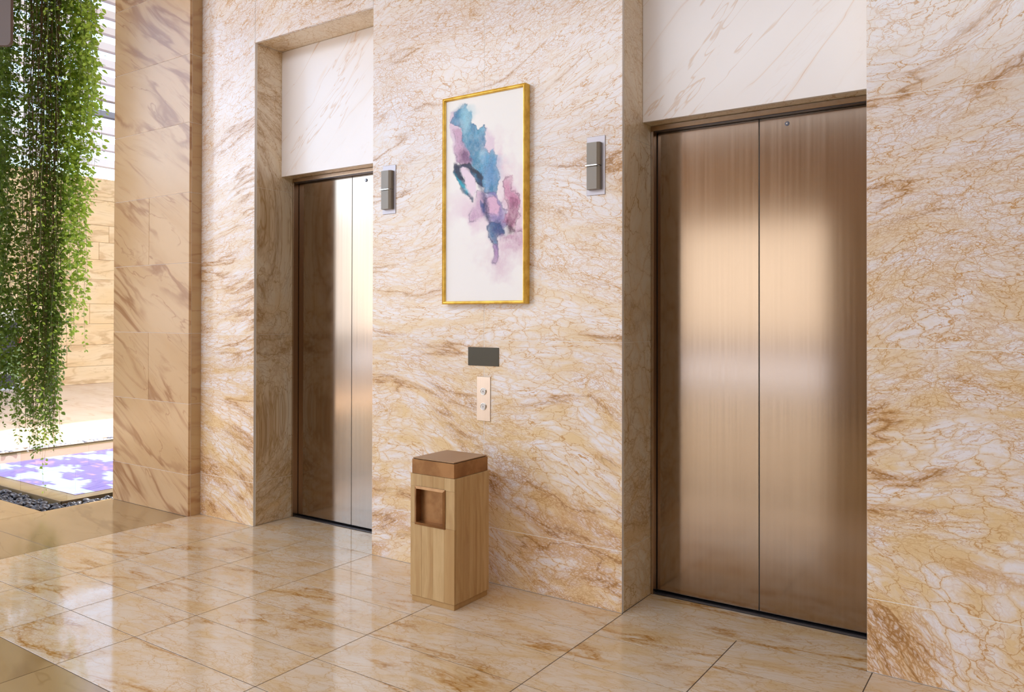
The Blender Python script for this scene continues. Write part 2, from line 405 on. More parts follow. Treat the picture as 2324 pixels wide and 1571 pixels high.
# ---------------------------------------------------------------- floor
fl = bmesh.new()
add_box(fl, -6.16, 5.2, -8.6, 6.2, -.3, -.0012)
add_box(fl, -18, -6.16, -8.6, 2.88, -.3, -.0012)
add_box(fl, -18, -9.40, 2.88, 14, -.3, -.0012)
floor = struct(bmobj('floor', fl, M['grout_dark']))
tx = [-5.180, -4.556, -3.992, -3.424, -2.575, -1.727, -1.163, -.60, .25, 1.1, 1.67, 2.24, 3.09, 3.94, 4.51, 5.18]
ty = [1.655, 2.003, 2.315, 2.617, 2.920, 3.221, D]
g = .0019
def tile(x0, x1, y0, y1, m, name='floor_tile'):
    return box(name, x0 + g, x1 - g, y0 + g, y1 - g, -.012, 0, M[m], floor, .0008)
for x0, x1 in zip(tx[:-1], tx[1:]):
    for y0, y1 in zip(ty[:-1], ty[1:]): tile(x0, x1, y0, y1, 'marble_floor')
for x0, x1 in ((XB, XC), (XD, XE)): tile(x0, x1, D, DD + .04, 'marble_floor')
sx = [-5.18, -3.424, -1.727, 0, 1.7, 3.4, 5.18]; sy = [-8.6, -7.4, -6.1, -4.8, -3.5, -2.2, -.9, .4, 1.655]
for x0, x1 in zip(sx[:-1], sx[1:]):
    for y0, y1 in zip(sy[:-1], sy[1:]): tile(x0, x1, y0, y1, 'sandstone_floor', 'sandstone_tile')
# sandstone floor to the left of the marble: round the pool trough
PXE, PYE = -6.195, 2.893
tile(PXE, -5.18, 2.47, PYF, 'sandstone_floor', 'sandstone_tile')
sy2 = [-8.6, -6.4, -4.2, -2.1, 0, 1.24, 2.47]
for y0, y1 in zip(sy2[:-1], sy2[1:]): tile(PXE, -5.18, y0, y1, 'sandstone_floor', 'sandstone_tile')
for x0, x1 in zip([-9.4, -8.3, -7.25], [-8.3, -7.25, PXE]):
    tile(x0, x1, 2.47, PYE, 'sandstone_floor', 'sandstone_tile')
    for y0, y1 in zip(sy2[:-1], sy2[1:]): tile(x0, x1, y0, y1, 'sandstone_floor', 'sandstone_tile')
xs = [-18, -16.2, -14.4, -12.6, -10.9, -9.4]; ys = [-8.6, -6, -3.5, -1, 1.24, 3, 5, 7, 9, 11, 14]
for x0, x1 in zip(xs[:-1], xs[1:]):
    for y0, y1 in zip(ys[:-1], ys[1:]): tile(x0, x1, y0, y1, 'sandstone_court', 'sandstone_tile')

# ---------------------------------------------------------------- ceiling, other walls (light and reflections)
cl = bmesh.new()
add_box(cl, -8.7, 5.4, -8.6, 6.2, CEIL, CEIL + .3)
ceil = struct(bmobj('ceiling', cl, M['plaster']))
can = struct(box('ceiling_sun_blocker', -18.2, -11.05, -9, 34, 10, 10.3, M['plaster']))  # unseen slab added to keep sun off the far courtyard floor
struct(box('wall_right', 5.2, 5.4, -8.6, 6.2, 0, CEIL, M['sandstone_shade_brown']))
# window front behind the camera
wf = struct(box('wall_rear', -8.6, 5.2, -8.8, -8.5, 3.45, CEIL, M['sandstone']))
struct(box('wall_rear_solid', -3.6, 5.2, -8.8, -8.5, 0, 3.45, M['sandstone_shade_brown']))
for x in (-8.6, -6.9):
    struct(box('trim_%d' % int(x * 10 + 100), x - .2, x + .2, -8.8, -8.4, 0, 3.45, M['sandstone']))
struct(box('wall_terrace', -30, 10, -22.4, -22, 0, 7, M['tan']))
struct(box('wall_terrace_low', -30, 10, -20.2, -20, 0, .7, M['grout_dark']))
struct(box('floor_terrace', -30, 10, -22, -8.62, -.2, -.001, M['terrace']))

# ---------------------------------------------------------------- lifts
def lift(x0, x1, word):
    xm = (x0 + x1) / 2
    e = empty('lift_door', (xm, DD, 0))
    # frame: two jambs and a header
    for a, b in ((x0 + .001, x0 + .016), (x1 - .016, x1 - .001)):
        box('jamb', a, b, DF, DD + .035, 0, ZH, M['frame'], e, .0012)
    box('header', x0 + .001, x1 - .001, DF, DD + .035, ZH, ZL - .001, M['frame'], e, .0012)
    fr = box('header_track', x0 + .017, x1 - .017, DF + .006, DD - .002, ZH - .004, ZH - .0005, M['dark_metal'], e)
    box('shadow_gap', x0 + .016, x1 - .016, DD + .006, DD + .04, .012, ZH - .001, M['black'], e)
    box('shadow_gap', xm - .0025, xm + .0025, DD + .001, DD + .006, .013, ZH - .001, M['black'], e)
    for k, (a, b) in enumerate(((x0 + .020, xm - .0022), (xm + .0022, x1 - .020))):
        p = box('door_panel', a, b, DD, DD + .006, .014, ZH - .005, M['door'], e, .0010)
        if k == 1:
            lx = xm + .135; bm = bmesh.new()
            for rr, yy, th in ((.0115, DD - .003, .003), (.0085, DD - .0045, .002)):
                bmesh.ops.create_cone(bm, cap_ends=True, segments=32, radius1=rr, radius2=rr * .92, depth=th,
                                      matrix=Matrix.Translation((lx, yy + th / 2, 2.393)) @ Matrix.Rotation(R(90), 4, 'X'))
            lk = bmobj('lock', bm, M['dark_metal'], e, origin=(lx, DD, 2.393))
            bm = bmesh.new(); bmesh.ops.create_cone(bm, cap_ends=True, segments=20, radius1=.0042, radius2=.0035, depth=.003,
                                      matrix=Matrix.Translation((lx, DD - .005, 2.393)) @ Matrix.Rotation(R(90), 4, 'X'))
            kh = bmobj('lock_core', bm, M['chrome'], lk, origin=None)
            kh.location = -Vector((lx, DD, 2.393))
    # sill with two running grooves
    bm = bmesh.new(); z = .0045
    for a, b, h in ((DF + .012, DF + .024, z), (DF + .026, DF + .036, z), (DF + .038, DD + .035, z)):
        add_box(bm, x0 + .016, x1 - .016, a, b, .0002, h)
    add_box(bm, x0 + .016, x1 - .016, DF + .012, DD + .035, .0002, .002)
    bmobj('sill', bm, M['dark_metal'], e, origin=(xm, DF, 0))
    return tag(e, word, 'lift door')
lift(XB, XC, 'far bronze lift door, narrow in view, left of the framed picture')
lift(XD, XE, 'near brushed bronze lift door, widest in view, right of the framed picture')

# ---------------------------------------------------------------- hall lanterns
def lantern(x0, x1, z0, z1, label):
    xc = (x0 + x1) / 2; zc = (z0 + z1) / 2
    e = empty('hall_lantern', (xc, D, z0))
    box('backplate', x0, x1, D - .004, D - .0003, z0, z1, M['steel'], e, .001)
    def lens(za, zb):
        bm = bmesh.new(); a, b = x0 + .014, x1 - .020; y0, y1 = D - .034, D - .0045
        # bevelled box whose outer face is a little narrower
        v = [bm.verts.new(p) for p in ((a, y1, za), (b, y1, za), (b, y1, zb), (a, y1, zb), (a, y0 + .010, za), (b, y0 + .010, za), (b, y0 + .010, zb), (a, y0 + .010, zb),
                                        (a + .002, y0, za + .001), (b - .012, y0, za + .001), (b - .012, y0, zb - .001), (a + .002, y0, zb - .001))]
        for q in ((0, 1, 5, 4), (1, 2, 6, 5), (2, 3, 7, 6), (3, 0, 4, 7), (4, 5, 9, 8), (5, 6, 10, 9), (6, 7, 11, 10), (7, 4, 8, 11), (8, 9, 10, 11), (3, 2, 1, 0)):
            bm.faces.new([v[i] for i in q])
        return bmobj('lens', bm, M['lens'], e, origin=(xc, D, (za + zb) / 2))
    lens(z0 + .026, zc - .003 - .003); lens(zc + .003 - .003, z1 - .034)
    box('chrome_bar', x0 + .010, x1 - .026, D - .042, D - .0045, zc - .006, zc + .001, M['chrome'], e, .001)
    return tag(e, label, 'wall lamp', 'hall lanterns beside the lifts')
lantern(-3.338, -3.232, 2.078, 2.371, 'grey two-lens hall lantern on the marble between far lift and picture')
lantern(-1.930, -1.826, 2.070, 2.366, 'grey two-lens hall lantern on the marble right of picture, by near lift')

# display and call buttons
e = tag(box('floor_display', -2.683, -2.473, D - .004, D - .0003, 1.186, 1.288, M['display'], None, .0008),
        'blank dark olive rectangular display above the lift call buttons', 'display')
e = empty('call_panel', (-2.575, D, .882))
box('plate', -2.621, -2.529, D - .004, D - .0003, .882, 1.127, M['champagne'], e, .001)
for zc, ch in ((1.045, 'A'), (.962, 'V')):
    o = Vector((-2.575, D - .004, zc)); bm = bmesh.new()
    rot = Matrix.Rotation(R(90), 4, 'X')
    # raised ring
    prof = [(.0200, 0), (.0200, .0035), (.0180, .0055), (.0160, .0050), (.0150, .0020)]
    vs = []
    for k in range(40):
        a = 2 * math.pi * k / 40
        vs.append([bm.verts.new((o.x + r * math.cos(a), o.y - h, o.z + r * math.sin(a))) for r, h in prof])
    for k in range(40):
        for j in range(4): bm.faces.new((vs[k][j], vs[k][j + 1], vs[(k + 1) % 40][j + 1], vs[(k + 1) % 40][j]))
    ring = bmobj('button_ring', bm, M['chrome'], e, True, origin=tuple(o))
    bm = bmesh.new()
    bmesh.ops.create_cone(bm, cap_ends=True, segments=32, radius1=.0142, radius2=.0135, depth=.0045, matrix=Matrix.Translation(o + Vector((0, -.0022, 0))) @ rot)
    bt_ = bmobj('button', bm, M['button'], e, origin=tuple(o))
    bm = bmesh.new(); s = 1 if ch == 'A' else -1
    def bar(x0, z0, x1, z1, w):
        d = Vector((x1 - x0, 0, z1 - z0)); nrm = Vector((-d.z, 0, d.x)).normalized() * w / 2
        pts = [Vector((x0, 0, z0)) - nrm, Vector((x1, 0, z1)) - nrm, Vector((x1, 0, z1)) + nrm, Vector((x0, 0, z0)) + nrm]
        fr = [bm.verts.new(o + p + Vector((0, -.0052, 0))) for p in pts]; bk = [bm.verts.new(o + p + Vector((0, -.0044, 0))) for p in pts]
        bm.faces.new(fr)
        for i in range(4): bm.faces.new((fr[i], fr[(i + 1) % 4], bk[(i + 1) % 4], bk[i]))
    bar(-.0062, -.0065 * s, 0, .0068 * s, .0022); bar(.0062, -.0065 * s, 0, .0068 * s, .0022)
    if ch == 'A': bar(-.004, -.0022, .004, -.0022, .0018)
    lt = bmobj('button_letter', bm, M['engrave'], e, origin=tuple(o)); lt.parent = bt_; lt.location = (0, 0, 0)
tag(e, 'champagne metal call plate with an A button above a V button', 'button panel')

# ---------------------------------------------------------------- framed picture
def value_noise(x, y, seed, octaves=4, rough=.55):
    out = np.zeros_like(x); amp = 1; tot = 0
    for o in range(octaves):
        r = np.random.RandomState(seed + o); gsz = 96; gr = r.rand(gsz, gsz)
        xi = np.floor(x).astype(int); yi = np.floor(y).astype(int); fx = x - xi; fy = y - yi
        fx = fx * fx * (3 - 2 * fx); fy = fy * fy * (3 - 2 * fy)
        a = gr[xi % gsz, yi % gsz]; b = gr[(xi + 1) % gsz, yi % gsz]; c = gr[xi % gsz, (yi + 1) % gsz]; d = gr[(xi + 1) % gsz, (yi + 1) % gsz]
        out += amp * ((a * (1 - fx) + b * fx) * (1 - fy) + (c * (1 - fx) + d * fx) * fy); tot += amp
        amp *= rough; x = x * 2.03 + 17; y = y * 2.03 + 5
    return out / tot
def srgb(*c): return np.array([((v / 255 + .055) / 1.055) ** 2.4 if v > 10 else v / 255 / 12.92 for v in c])
def paint(nx, ny):
    W_, H_ = 495., 1180.
    X, Y = np.meshgrid((np.arange(nx) + .5) / nx * W_, (np.arange(ny) + .5) / ny * H_, indexing='ij')
    img = np.ones((nx, ny, 3)) * srgb(250, 250, 250)
    img = img * (1 - (Y / H_)[..., None] * np.array([.03, .04, .04]))
    def poly(pts, col, alpha, soft=6., warp=16., seed=1, edge=None, ealpha=.7, ew=5., tex=0., col2=None):
        nonlocal img
        soft = soft * np.clip(value_noise(X / 80 + seed, Y / 80, seed + 500, 3) * 6 - 1.6, .5, 4.5); warp *= 1.15; ew = ew * .7
        # crop pixels -> flat picture: undo the sloping top edge
        P = []
        for (px, py) in pts:
            u = (px - 147) / 495.; top = 205 - 105 * u
            P.append((u * W_, (py - top) / (1462 - top) * H_))
        P = np.array(P)
        wx = X + warp * 3.6 * (value_noise(X / 60 + seed, Y / 60, seed, 6, .62) - .5); wy = Y + warp * 3.6 * (value_noise(X / 60, Y / 60 + seed, seed + 40, 6, .62) - .5)
        d = np.full(X.shape, 1e9); ins = np.zeros(X.shape, bool)
        n = len(P)
        for i in range(n):
            ax, ay = P[i]; bx, by = P[(i + 1) % n]
            ex, ey = bx - ax, by - ay; L = ex * ex + ey * ey + 1e-9
            t = np.clip(((wx - ax) * ex + (wy - ay) * ey) / L, 0, 1)
            d = np.minimum(d, np.hypot(wx - ax - t * ex, wy - ay - t * ey))
            cond = (ay > wy) != (by > wy)
            with np.errstate(divide='ignore', invalid='ignore'):
                ins ^= cond & (wx < (bx - ax) * (wy - ay) / (by - ay + 1e-12) + ax)
        sd = np.where(ins, d, -d)
        a = np.clip(sd / soft * .5 + .5, 0, 1); a = a * a * (3 - 2 * a) * alpha
        tx = value_noise(X / 30 + 3 * seed, Y / 48, seed + 80, 5, .65)
        if tex: a = a * (1 - tex + tex * np.clip((tx - .3) * 2.5, 0, 1))
        c = np.ones(X.shape + (3,)) * srgb(*col)
        if col2 is not None:
            k = np.clip((value_noise(X / 60, Y / 90 + seed, seed + 60, 4) - .35) * 3.2, 0, 1)[..., None]
            c = c * (1 - k) + srgb(*col2) * k
        img = img * (1 - a[..., None]) + c * a[..., None]
        if edge is not None:
            e = np.exp(-(sd / ew) ** 2) * ealpha * np.clip((value_noise(X / 70 + 9, Y / 70, seed + 90, 3) - .32) * 3, 0, 1)
            img = img * (1 - e[..., None]) + srgb(*edge) * e[..., None]
    V = (228, 205, 222)
    poly([(200, 850), (300, 780), (420, 880), (430, 1000), (340, 1010), (270, 940), (190, 915)], V, .55, 60, 20, 3)
    poly([(470, 480), (560, 620), (640, 740), (640, 900), (520, 900), (470, 700)], (222, 190, 212), .6, 80, 25, 4, tex=.5)
    poly([(400, 350), (470, 420), (470, 520), (400, 560)], (226, 208, 226), .6, 14, 10, 5)
    poly([(475, 1080), (640, 1030), (640, 1160), (560, 1180), (500, 1310), (455, 1230)], (208, 172, 196), .75, 60, 22, 6, tex=.5)
    poly([(180, 280), (215, 270), (250, 380), (250, 560), (215, 600), (200, 480), (175, 350)], (224, 206, 224), .8, 10, 12, 7, edge=(180, 160, 190), ealpha=.35)
    poly([(200, 265), (222, 250), (262, 228), (275, 212), (292, 215), (300, 248), (328, 255), (322, 335), (348, 390), (372, 372), (398, 346), (410, 375), (400, 480), (430, 530), (450, 505), (475, 550),
          (482, 690), (470, 790), (410, 780), (360, 700), (310, 600), (262, 530), (240, 460), (258, 400), (215, 350), (180, 320)],
         (118, 178, 206), .93, 5, 15, 8, edge=(40, 92, 130), ealpha=.75, ew=4, tex=.3, col2=(70, 132, 170))
    poly([(245, 262), (290, 245), (310, 280), (305, 370), (275, 400), (245, 340)], (178, 216, 230), .85, 30, 12, 9)
    poly([(200, 268), (240, 240), (245, 290), (215, 320)], (52, 118, 158), .7, 14, 10, 10, tex=.5)
    poly([(255, 440), (310, 420), (360, 520), (400, 640), (380, 700), (320, 600), (260, 500)], (52, 126, 160), .6, 26, 18, 11, tex=.7)
    poly([(420, 560), (475, 560), (470, 720), (400, 760), (390, 660)], (132, 166, 204), .8, 30, 16, 12)
    poly([(200, 375), (255, 370), (262, 450), (300, 520), (312, 590), (250, 600), (218, 590), (205, 480)], (205, 178, 200), .9, 8, 12, 13, edge=(96, 74, 110), ealpha=.5, tex=.2)
    poly([(255, 510), (298, 505), (318, 580), (290, 610), (245, 580)], (104, 70, 108), .8, 16, 14, 14, tex=.4)
    poly([(195, 650), (207, 590), (240, 600), (310, 590), (350, 640), (385, 665), (385, 740), (360, 720), (320, 660), (255, 640), (235, 630), (250, 670), (275, 700), (278, 740), (322, 800), (322, 835),
          (275, 775), (240, 720)], (22, 34, 76), .97, 4, 10, 15, edge=(10, 12, 30), ealpha=.8, tex=.15, col2=(30, 96, 130))
    poly([(205, 650), (225, 660), (265, 720), (300, 790), (285, 780), (240, 720)], (70, 178, 200), .85, 6, 8, 16)
    poly([(236, 622), (300, 618), (350, 690), (352, 770), (312, 800), (280, 740), (268, 690)], (240, 228, 240), .97, 5, 10, 17, edge=(60, 60, 110), ealpha=.4)
    poly([(300, 940), (335, 850), (350, 760), (385, 760), (400, 830), (405, 910), (350, 940), (305, 965)], (200, 172, 198), .9, 8, 12, 18, edge=(90, 70, 110), ealpha=.6, tex=.3)
    poly([(385, 770), (470, 780), (520, 850), (540, 1000), (500, 1040), (430, 960), (400, 900)], (152, 140, 184), .9, 12, 18, 19, edge=(60, 60, 110), ealpha=.5, tex=.25)
    poly([(410, 810), (470, 800), (505, 870), (480, 920), (415, 900)], (226, 196, 216), .92, 12, 10, 20, edge=(90, 60, 110), ealpha=.5)
    poly([(370, 810), (402, 840), (410, 930), (385, 900)], (44, 74, 130), .85, 6, 8, 21, tex=.4)
    poly([(510, 700), (555, 690), (600, 790), (606, 930), (570, 1010), (530, 960), (535, 840)], (196, 142, 170), .85, 16, 18, 22, edge=(110, 56, 92), ealpha=.6, tex=.4)
    poly([(560, 800), (600, 800), (604, 930), (560, 1000), (540, 960)], (128, 66, 98), .8, 12, 14, 23, tex=.6)
    poly([(540, 1000), (560, 960), (580, 1010), (632, 1010), (630, 1035), (550, 1040)], (70, 24, 56), .85, 8, 12, 24, tex=.4)
    poly([(585, 1030), (610, 950), (640, 930), (640, 1020)], (226, 206, 220), .8, 10, 10, 25)
    poly([(425, 1000), (440, 970), (495, 970), (520, 1035), (485, 1060), (478, 1130), (445, 1100), (425, 1050)], (36, 116, 158), .95, 6, 14, 26, edge=(16, 50, 90), ealpha=.8, tex=.25, col2=(24, 82, 128))
    poly([(500, 1050), (640, 1040), (635, 1120), (560, 1110)], (176, 122, 158), .7, 30, 22, 27, tex=.6)
    poly([(458, 1110), (482, 1100), (486, 1180), (470, 1225), (448, 1225), (462, 1180)], (168, 140, 182), .85, 8, 8, 28, edge=(70, 50, 100), ealpha=.5, tex=.3)
    poly([(372, 665), (392, 700), (400, 790), (420, 850), (428, 960), (412, 950), (395, 870), (378, 790), (360, 720)], (28, 40, 84), .85, 7, 10, 31, tex=.5)
    poly([(285, 600), (340, 625), (385, 670), (380, 700), (330, 650), (290, 625)], (18, 20, 48), .8, 6, 9, 32)
    poly([(205, 590), (240, 620), (262, 690), (240, 690), (200, 650)], (14, 28, 62), .85, 6, 9, 33)
    poly([(430, 960), (500, 930), (540, 990), (520, 1040), (440, 1050)], (70, 80, 130), .6, 14, 14, 34, tex=.6)
    # thin ink lines
    lines = np.exp(-((value_noise(X / 38, Y / 60, 200, 5, .6) - .5) / .008) ** 2)
    msk = np.clip(.9 - img.mean(axis=2) * 1.05, 0, 1)
    img = img * (1 - (lines * msk * .6)[..., None])
    lum = img.mean(axis=2, keepdims=True); img = lum + (img - lum) * 1.35
    sp = value_noise(X / 5, Y / 5, 300, 2)[..., None]; dark = np.clip(.85 - lum, 0, 1)
    img = img * (1 - (sp - .5) * dark * .7)
    return np.clip(img, 0, 1) ** 1.12
FX0, FX1, FZ0, FZ1, FD = -2.838, -2.276, 1.527, 2.694, .05
fe = empty('framed_picture', ((FX0 + FX1) / 2, D, FZ0))
def mould(x0, x1, z0, z1, horiz, flip):
    """one mitred moulding bar with a stepped, rounded section"""
    t = .0175
    prof = [(0, 0), (0, .038), (.0015, .0465), (.0045, .049), (.0065, .0475), (.0075, .0455), (.0095, .0465), (.0125, .046), (.0145, .043), (.0155, .0385), (t, .0375), (t, .030)]
    bm = bmesh.new(); A = []; B = []
    for (s, h) in prof:
        y = D - .001 - h
        if horiz:
            z = z0 + s if not flip else z1 - s
            A.append(bm.verts.new((x0 + s, y, z))); B.append(bm.verts.new((x1 - s, y, z)))
        else:
            x = x0 + s if not flip else x1 - s
            A.append(bm.verts.new((x, y, z0 + s))); B.append(bm.verts.new((x, y, z1 - s)))
    for i in range(len(prof) - 1): bm.faces.new((A[i], A[i + 1], B[i + 1], B[i]))
    bm.faces.new((A[-1], A[0], B[0], B[-1]))
    bm.faces.new(A); bm.faces.new(B[::-1])
    return bmobj('frame_bar', bm, M['gold'], fe, origin=((x0 + x1) / 2, D, (z0 + z1) / 2))
for h, f in ((True, False), (True, True), (False, False), (False, True)): mould(FX0, FX1, FZ0, FZ1, h, f)
box('backing', FX0 + .004, FX1 - .004, D - .028, D - .0005, FZ0 + .004, FZ1 - .004, M['cream'], fe)
nx, nz = 200, 440
ix, iz = FX0 + .0165, FZ0 + .0165; wx_, wz_ = FX1 - FX0 - .033, FZ1 - FZ0 - .033
vx = ix + np.arange(nx + 1) / nx * wx_; vz = iz + wz_ - np.arange(nz + 1) / nz * wz_
VX, VZ = np.meshgrid(vx, vz, indexing='ij')
verts = np.stack([VX.ravel(), np.full(VX.size, D - .032), VZ.ravel()], 1)
ii, jj = np.meshgrid(np.arange(nx), np.arange(nz), indexing='ij'); s0 = (ii * (nz + 1) + jj).ravel()
faces = np.stack([s0, s0 + 1, s0 + nz + 2, s0 + nz + 1], 1)
me = bpy.data.meshes.new('canvas'); me.from_pydata((verts - np.array(fe.location)).tolist(), [], faces.tolist())
colr = paint(nx + 1, nz + 1)
at = me.color_attributes.new('ink', 'FLOAT_COLOR', 'POINT')
at.data.foreach_set('color', np.concatenate([colr.reshape(-1, 3), np.ones((colr.shape[0] * colr.shape[1], 1))], 1).astype(np.float32).ravel())
n = NT('ink_on_canvas'); va = n.n('Attribute'); va.attribute_name = 'ink'
n.set(Base_Color=va.outputs['Color'], Roughness=.5); link('canvas', me, n.m, fe)
tag(fe, 'tall gold framed abstract picture of blue and mauve ink on white', 'picture')

# ---------------------------------------------------------------- litter bin
BX0, BX1, BY0, BY1 = -2.710, -2.422, 3.068, 3.358
be = empty('litter_bin', ((BX0 + BX1) / 2, (BY0 + BY1) / 2, 0))
box('plinth', BX0 + .006, BX1 - .006, BY0 + .006, BY1 - .006, 0, .03, M['wood'], be, .001)
# window cut in the front face
wx0, wx1, wz0, wz1 = -2.679, -2.480, .396, .592
def plank(x0, x1, y0, y1, z0, z1): return box('wood_board', x0, x1, y0, y1, z0, z1, M['wood'], be, .0007)
T = .014
cuts = [BX0 + .0, BX0 + .075, BX0 + .150, BX0 + .222, BX1 - .0003]
for a, b in zip(cuts[:-1], cuts[1:]):
    # below and above the window, and beside it
    plank(a, b - .0004, BY0, BY0 + T, .030, wz0 + .004)
    plank(a, b - .0004, BY0, BY0 + T, wz1 - .004, .652)
plank(BX0, wx0 + .004, BY0, BY0 + T, wz0 + .0045, wz1 - .0045)
plank(wx1 - .004, BX1 - .0003, BY0, BY0 + T, wz0 + .0045, wz1 - .0045)
cy = [BY0 + T + .0005, BY0 + .07, BY0 + .125, BY0 + .185, BY0 + .235, BY1]
for a, b in zip(cy[:-1], cy[1:]):
    plank(BX1 - T, BX1, a, b - .0004, .030, .652)
    plank(BX0, BX0 + T, a, b - .0004, .030, .652)
plank(BX0 + T, BX1 - T, BY1 - T, BY1, .030, .652)
plank(BX0 + T, BX1 - T, BY0 + T, BY1 - T, .640, .650)
# bronze frame and recessed pocket
def wframe(bm, x0, x1, z0, z1, t, yf, yb):
    o = [(x0, z0), (x1, z0), (x1, z1), (x0, z1)]; i_ = [(x0 + t, z0 + t), (x1 - t, z0 + t), (x1 - t, z1 - t), (x0 + t, z1 - t)]
    O = [bm.verts.new((x, yf + .004, z)) for x, z in o]; O2 = [bm.verts.new((x, yb, z)) for x, z in o]
    I = [bm.verts.new((x, yf, z)) for x, z in i_]; I2 = [bm.verts.new((x, yb, z)) for x, z in i_]
    for k in range(4):
        j = (k + 1) % 4
        bm.faces.new((O[k], O[j], I[j], I[k])); bm.faces.new((I[k], I[j], I2[j], I2[k])); bm.faces.new((O[k], O2[k], O2[j], O[j]))
bm = bmesh.new(); wframe(bm, wx0, wx1, wz0, wz1, .013, BY0 - .008, BY0 + .034)
bmobj('window_frame', bm, M['patina'], be, origin=((wx0 + wx1) / 2, BY0, wz0))
box('recess_panel', wx0 + .006, wx1 - .006, BY0 + .030, BY0 + .033, wz0 + .006, wz1 - .006, M['patina'], be)
lid = box('lid', BX0 + .006, BX1 - .006, BY0 + .004, BY1 - .004, .6525, .726, M['patina'], be, .001)
ltop = box('lid_plate', BX0 + .009, BX1 - .009, BY0 + .006, BY1 - .006, .7285, .733, M['lid_top'], be, .0008)
box('lid_gap', BX0 + .014, BX1 - .014, BY0 + .012, BY1 - .012, .726, .7285, M['black'], be)
tag(be, 'square wooden litter bin with a bronze lid and recessed bronze window', 'litter bin')

# ---------------------------------------------------------------- pool
pe = empty('pool', (-7.8, 5, 0))
box('trough_bed', -9.42, -6.16, 2.86, 9, -.16, -.07, M['pebble_bed'], pe)
bm = bmesh.new()
RX, RY = -6.385, 3.125   # tank corner
for a in ((RX - .012, RX, RY, 9, -.10, .004), (-9.16, RX, RY, RY + .012, -.10, .004), (-9.172, -9.16, RY, 9, -.10, .004)):
    add_box(bm, *a)
bmobj('tank_rim', bm, M['pool_margin'], pe, origin=(RX, RY, 0))
MZ = -.010
box('tan_margin', -9.16, RX - .012, RY + .012, 9, MZ - .02, MZ - .004, M['pool_margin'], pe)
box('rose_band', -9.05, -8.60, RY + .05, 8.9, MZ - .004, MZ - .002, M['pool_band'], pe)
box('mosaic', -8.60, -6.60, 3.34, 8.8, MZ - .004, MZ, M['mosaic'], pe)
bm = bmesh.new(); bm.faces.new([bm.verts.new(p) for p in ((-9.16, RY + .012, -.004), (RX - .012, RY + .012, -.004), (RX - .012, 9, -.004), (-9.16, 9, -.004))])
wo = bmobj('water', bm, M['water'], pe)
if wo.data.polygons[0].normal.z < 0: wo.data.flip_normals()
tag(pe, 'shallow reflecting pool with violet and white mosaic beside the pier', 'pool')

def pebble_mesh(seed):
    r = random.Random(seed); bm = bmesh.new(); bmesh.ops.create_icosphere(bm, subdivisions=2, radius=1)
    ax = (1, r.uniform(.62, .9), r.uniform(.4, .62)); ph = [r.uniform(0, 6) for _ in range(4)]
    for v in bm.verts:
        c = v.co; k = 1 + .09 * math.sin(2.3 * c.x + ph[0]) + .08 * math.sin(2.7 * c.y + ph[1]) + .05 * math.sin(3.1 * c.z + ph[2])
        v.co = Vector((c.x * ax[0], c.y * ax[1], c.z * ax[2])) * k
    me = bpy.data.meshes.new('pebble'); bm.to_mesh(me); bm.free(); me.materials.append(M['pebble'])
    for p in me.polygons: p.use_smooth = True
    return me
pm = [pebble_mesh(i) for i in range(7)]
def place(cands, x0, x1, y0, y1, n, rmin=.020, rmax=.040, z=-.035):
    for _ in range(n): cands.append((random.uniform(x0, x1), random.uniform(y0, y1), random.uniform(rmin, rmax), z))
cand = []
place(cand, -7.62, -6.22, 2.915, 3.10, 1500, .017, .034); place(cand, -6.355, -6.22, 3.08, 3.70, 700, .016, .030)
cand.sort(key=lambda c: -c[2]); kept = []
for c in cand:
    dz = 0
    for k in kept:
        d = math.hypot(c[0] - k[0], c[1] - k[1])
        if d < (c[2] + k[2]) * .72: break
        if d < (c[2] + k[2]) * .95: dz = .016
    else: kept.append((c[0], c[1], c[2], c[3] + dz + random.uniform(-.006, .006)))
# nearest ones to the photograph's viewpoint as individuals
kept.sort(key=lambda c: math.hypot(c[0], c[1])); kept = kept[:290]
for (x, y, r, z) in kept:
    o = bpy.data.objects.new('pebble', random.choice(pm)); COL.objects.link(o)
    o.location = (x, y, max(z, -.069 + r * .66)); o.scale = (r, r, r); o.rotation_euler = (random.uniform(-.5, .5), random.uniform(-.5, .5), random.uniform(0, 6.28))
    tag(o, 'dark grey pebble lying in the trough along the near edges of the pool', 'pebble', 'dark pebbles around the near pool edge')
def heap(name, x0, x1, y0, y1, n, label):
    V_ = []; Fc = []
    for _ in range(n):
        b = random.choice(pm); r = random.uniform(.022, .045); off = len(V_)
        R_ = Matrix.Translation((random.uniform(x0, x1), random.uniform(y0, y1), -.036 + random.uniform(0, .03))) @ Matrix.Rotation(random.uniform(0, 6.28), 4, 'Z') @ Matrix.Diagonal((r, r, r, 1))
        V_ += [tuple(R_ @ v.co) for v in b.vertices]; Fc += [tuple(i + off for i in p.vertices) for p in b.polygons]
    me = bpy.data.meshes.new(name); me.from_pydata(V_, [], Fc)
    for p in me.polygons: p.use_smooth = True
    return tag(link(name, me, M['pebble_far']), label, 'pebbles', kind='stuff')
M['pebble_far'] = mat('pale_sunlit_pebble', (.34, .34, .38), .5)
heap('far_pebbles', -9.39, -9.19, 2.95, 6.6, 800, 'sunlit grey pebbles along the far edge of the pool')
bt = box('trough_kerb', -9.405, -9.395, 2.88, 9, -.1, .0, M['sandstone_court'], None); struct(bt)

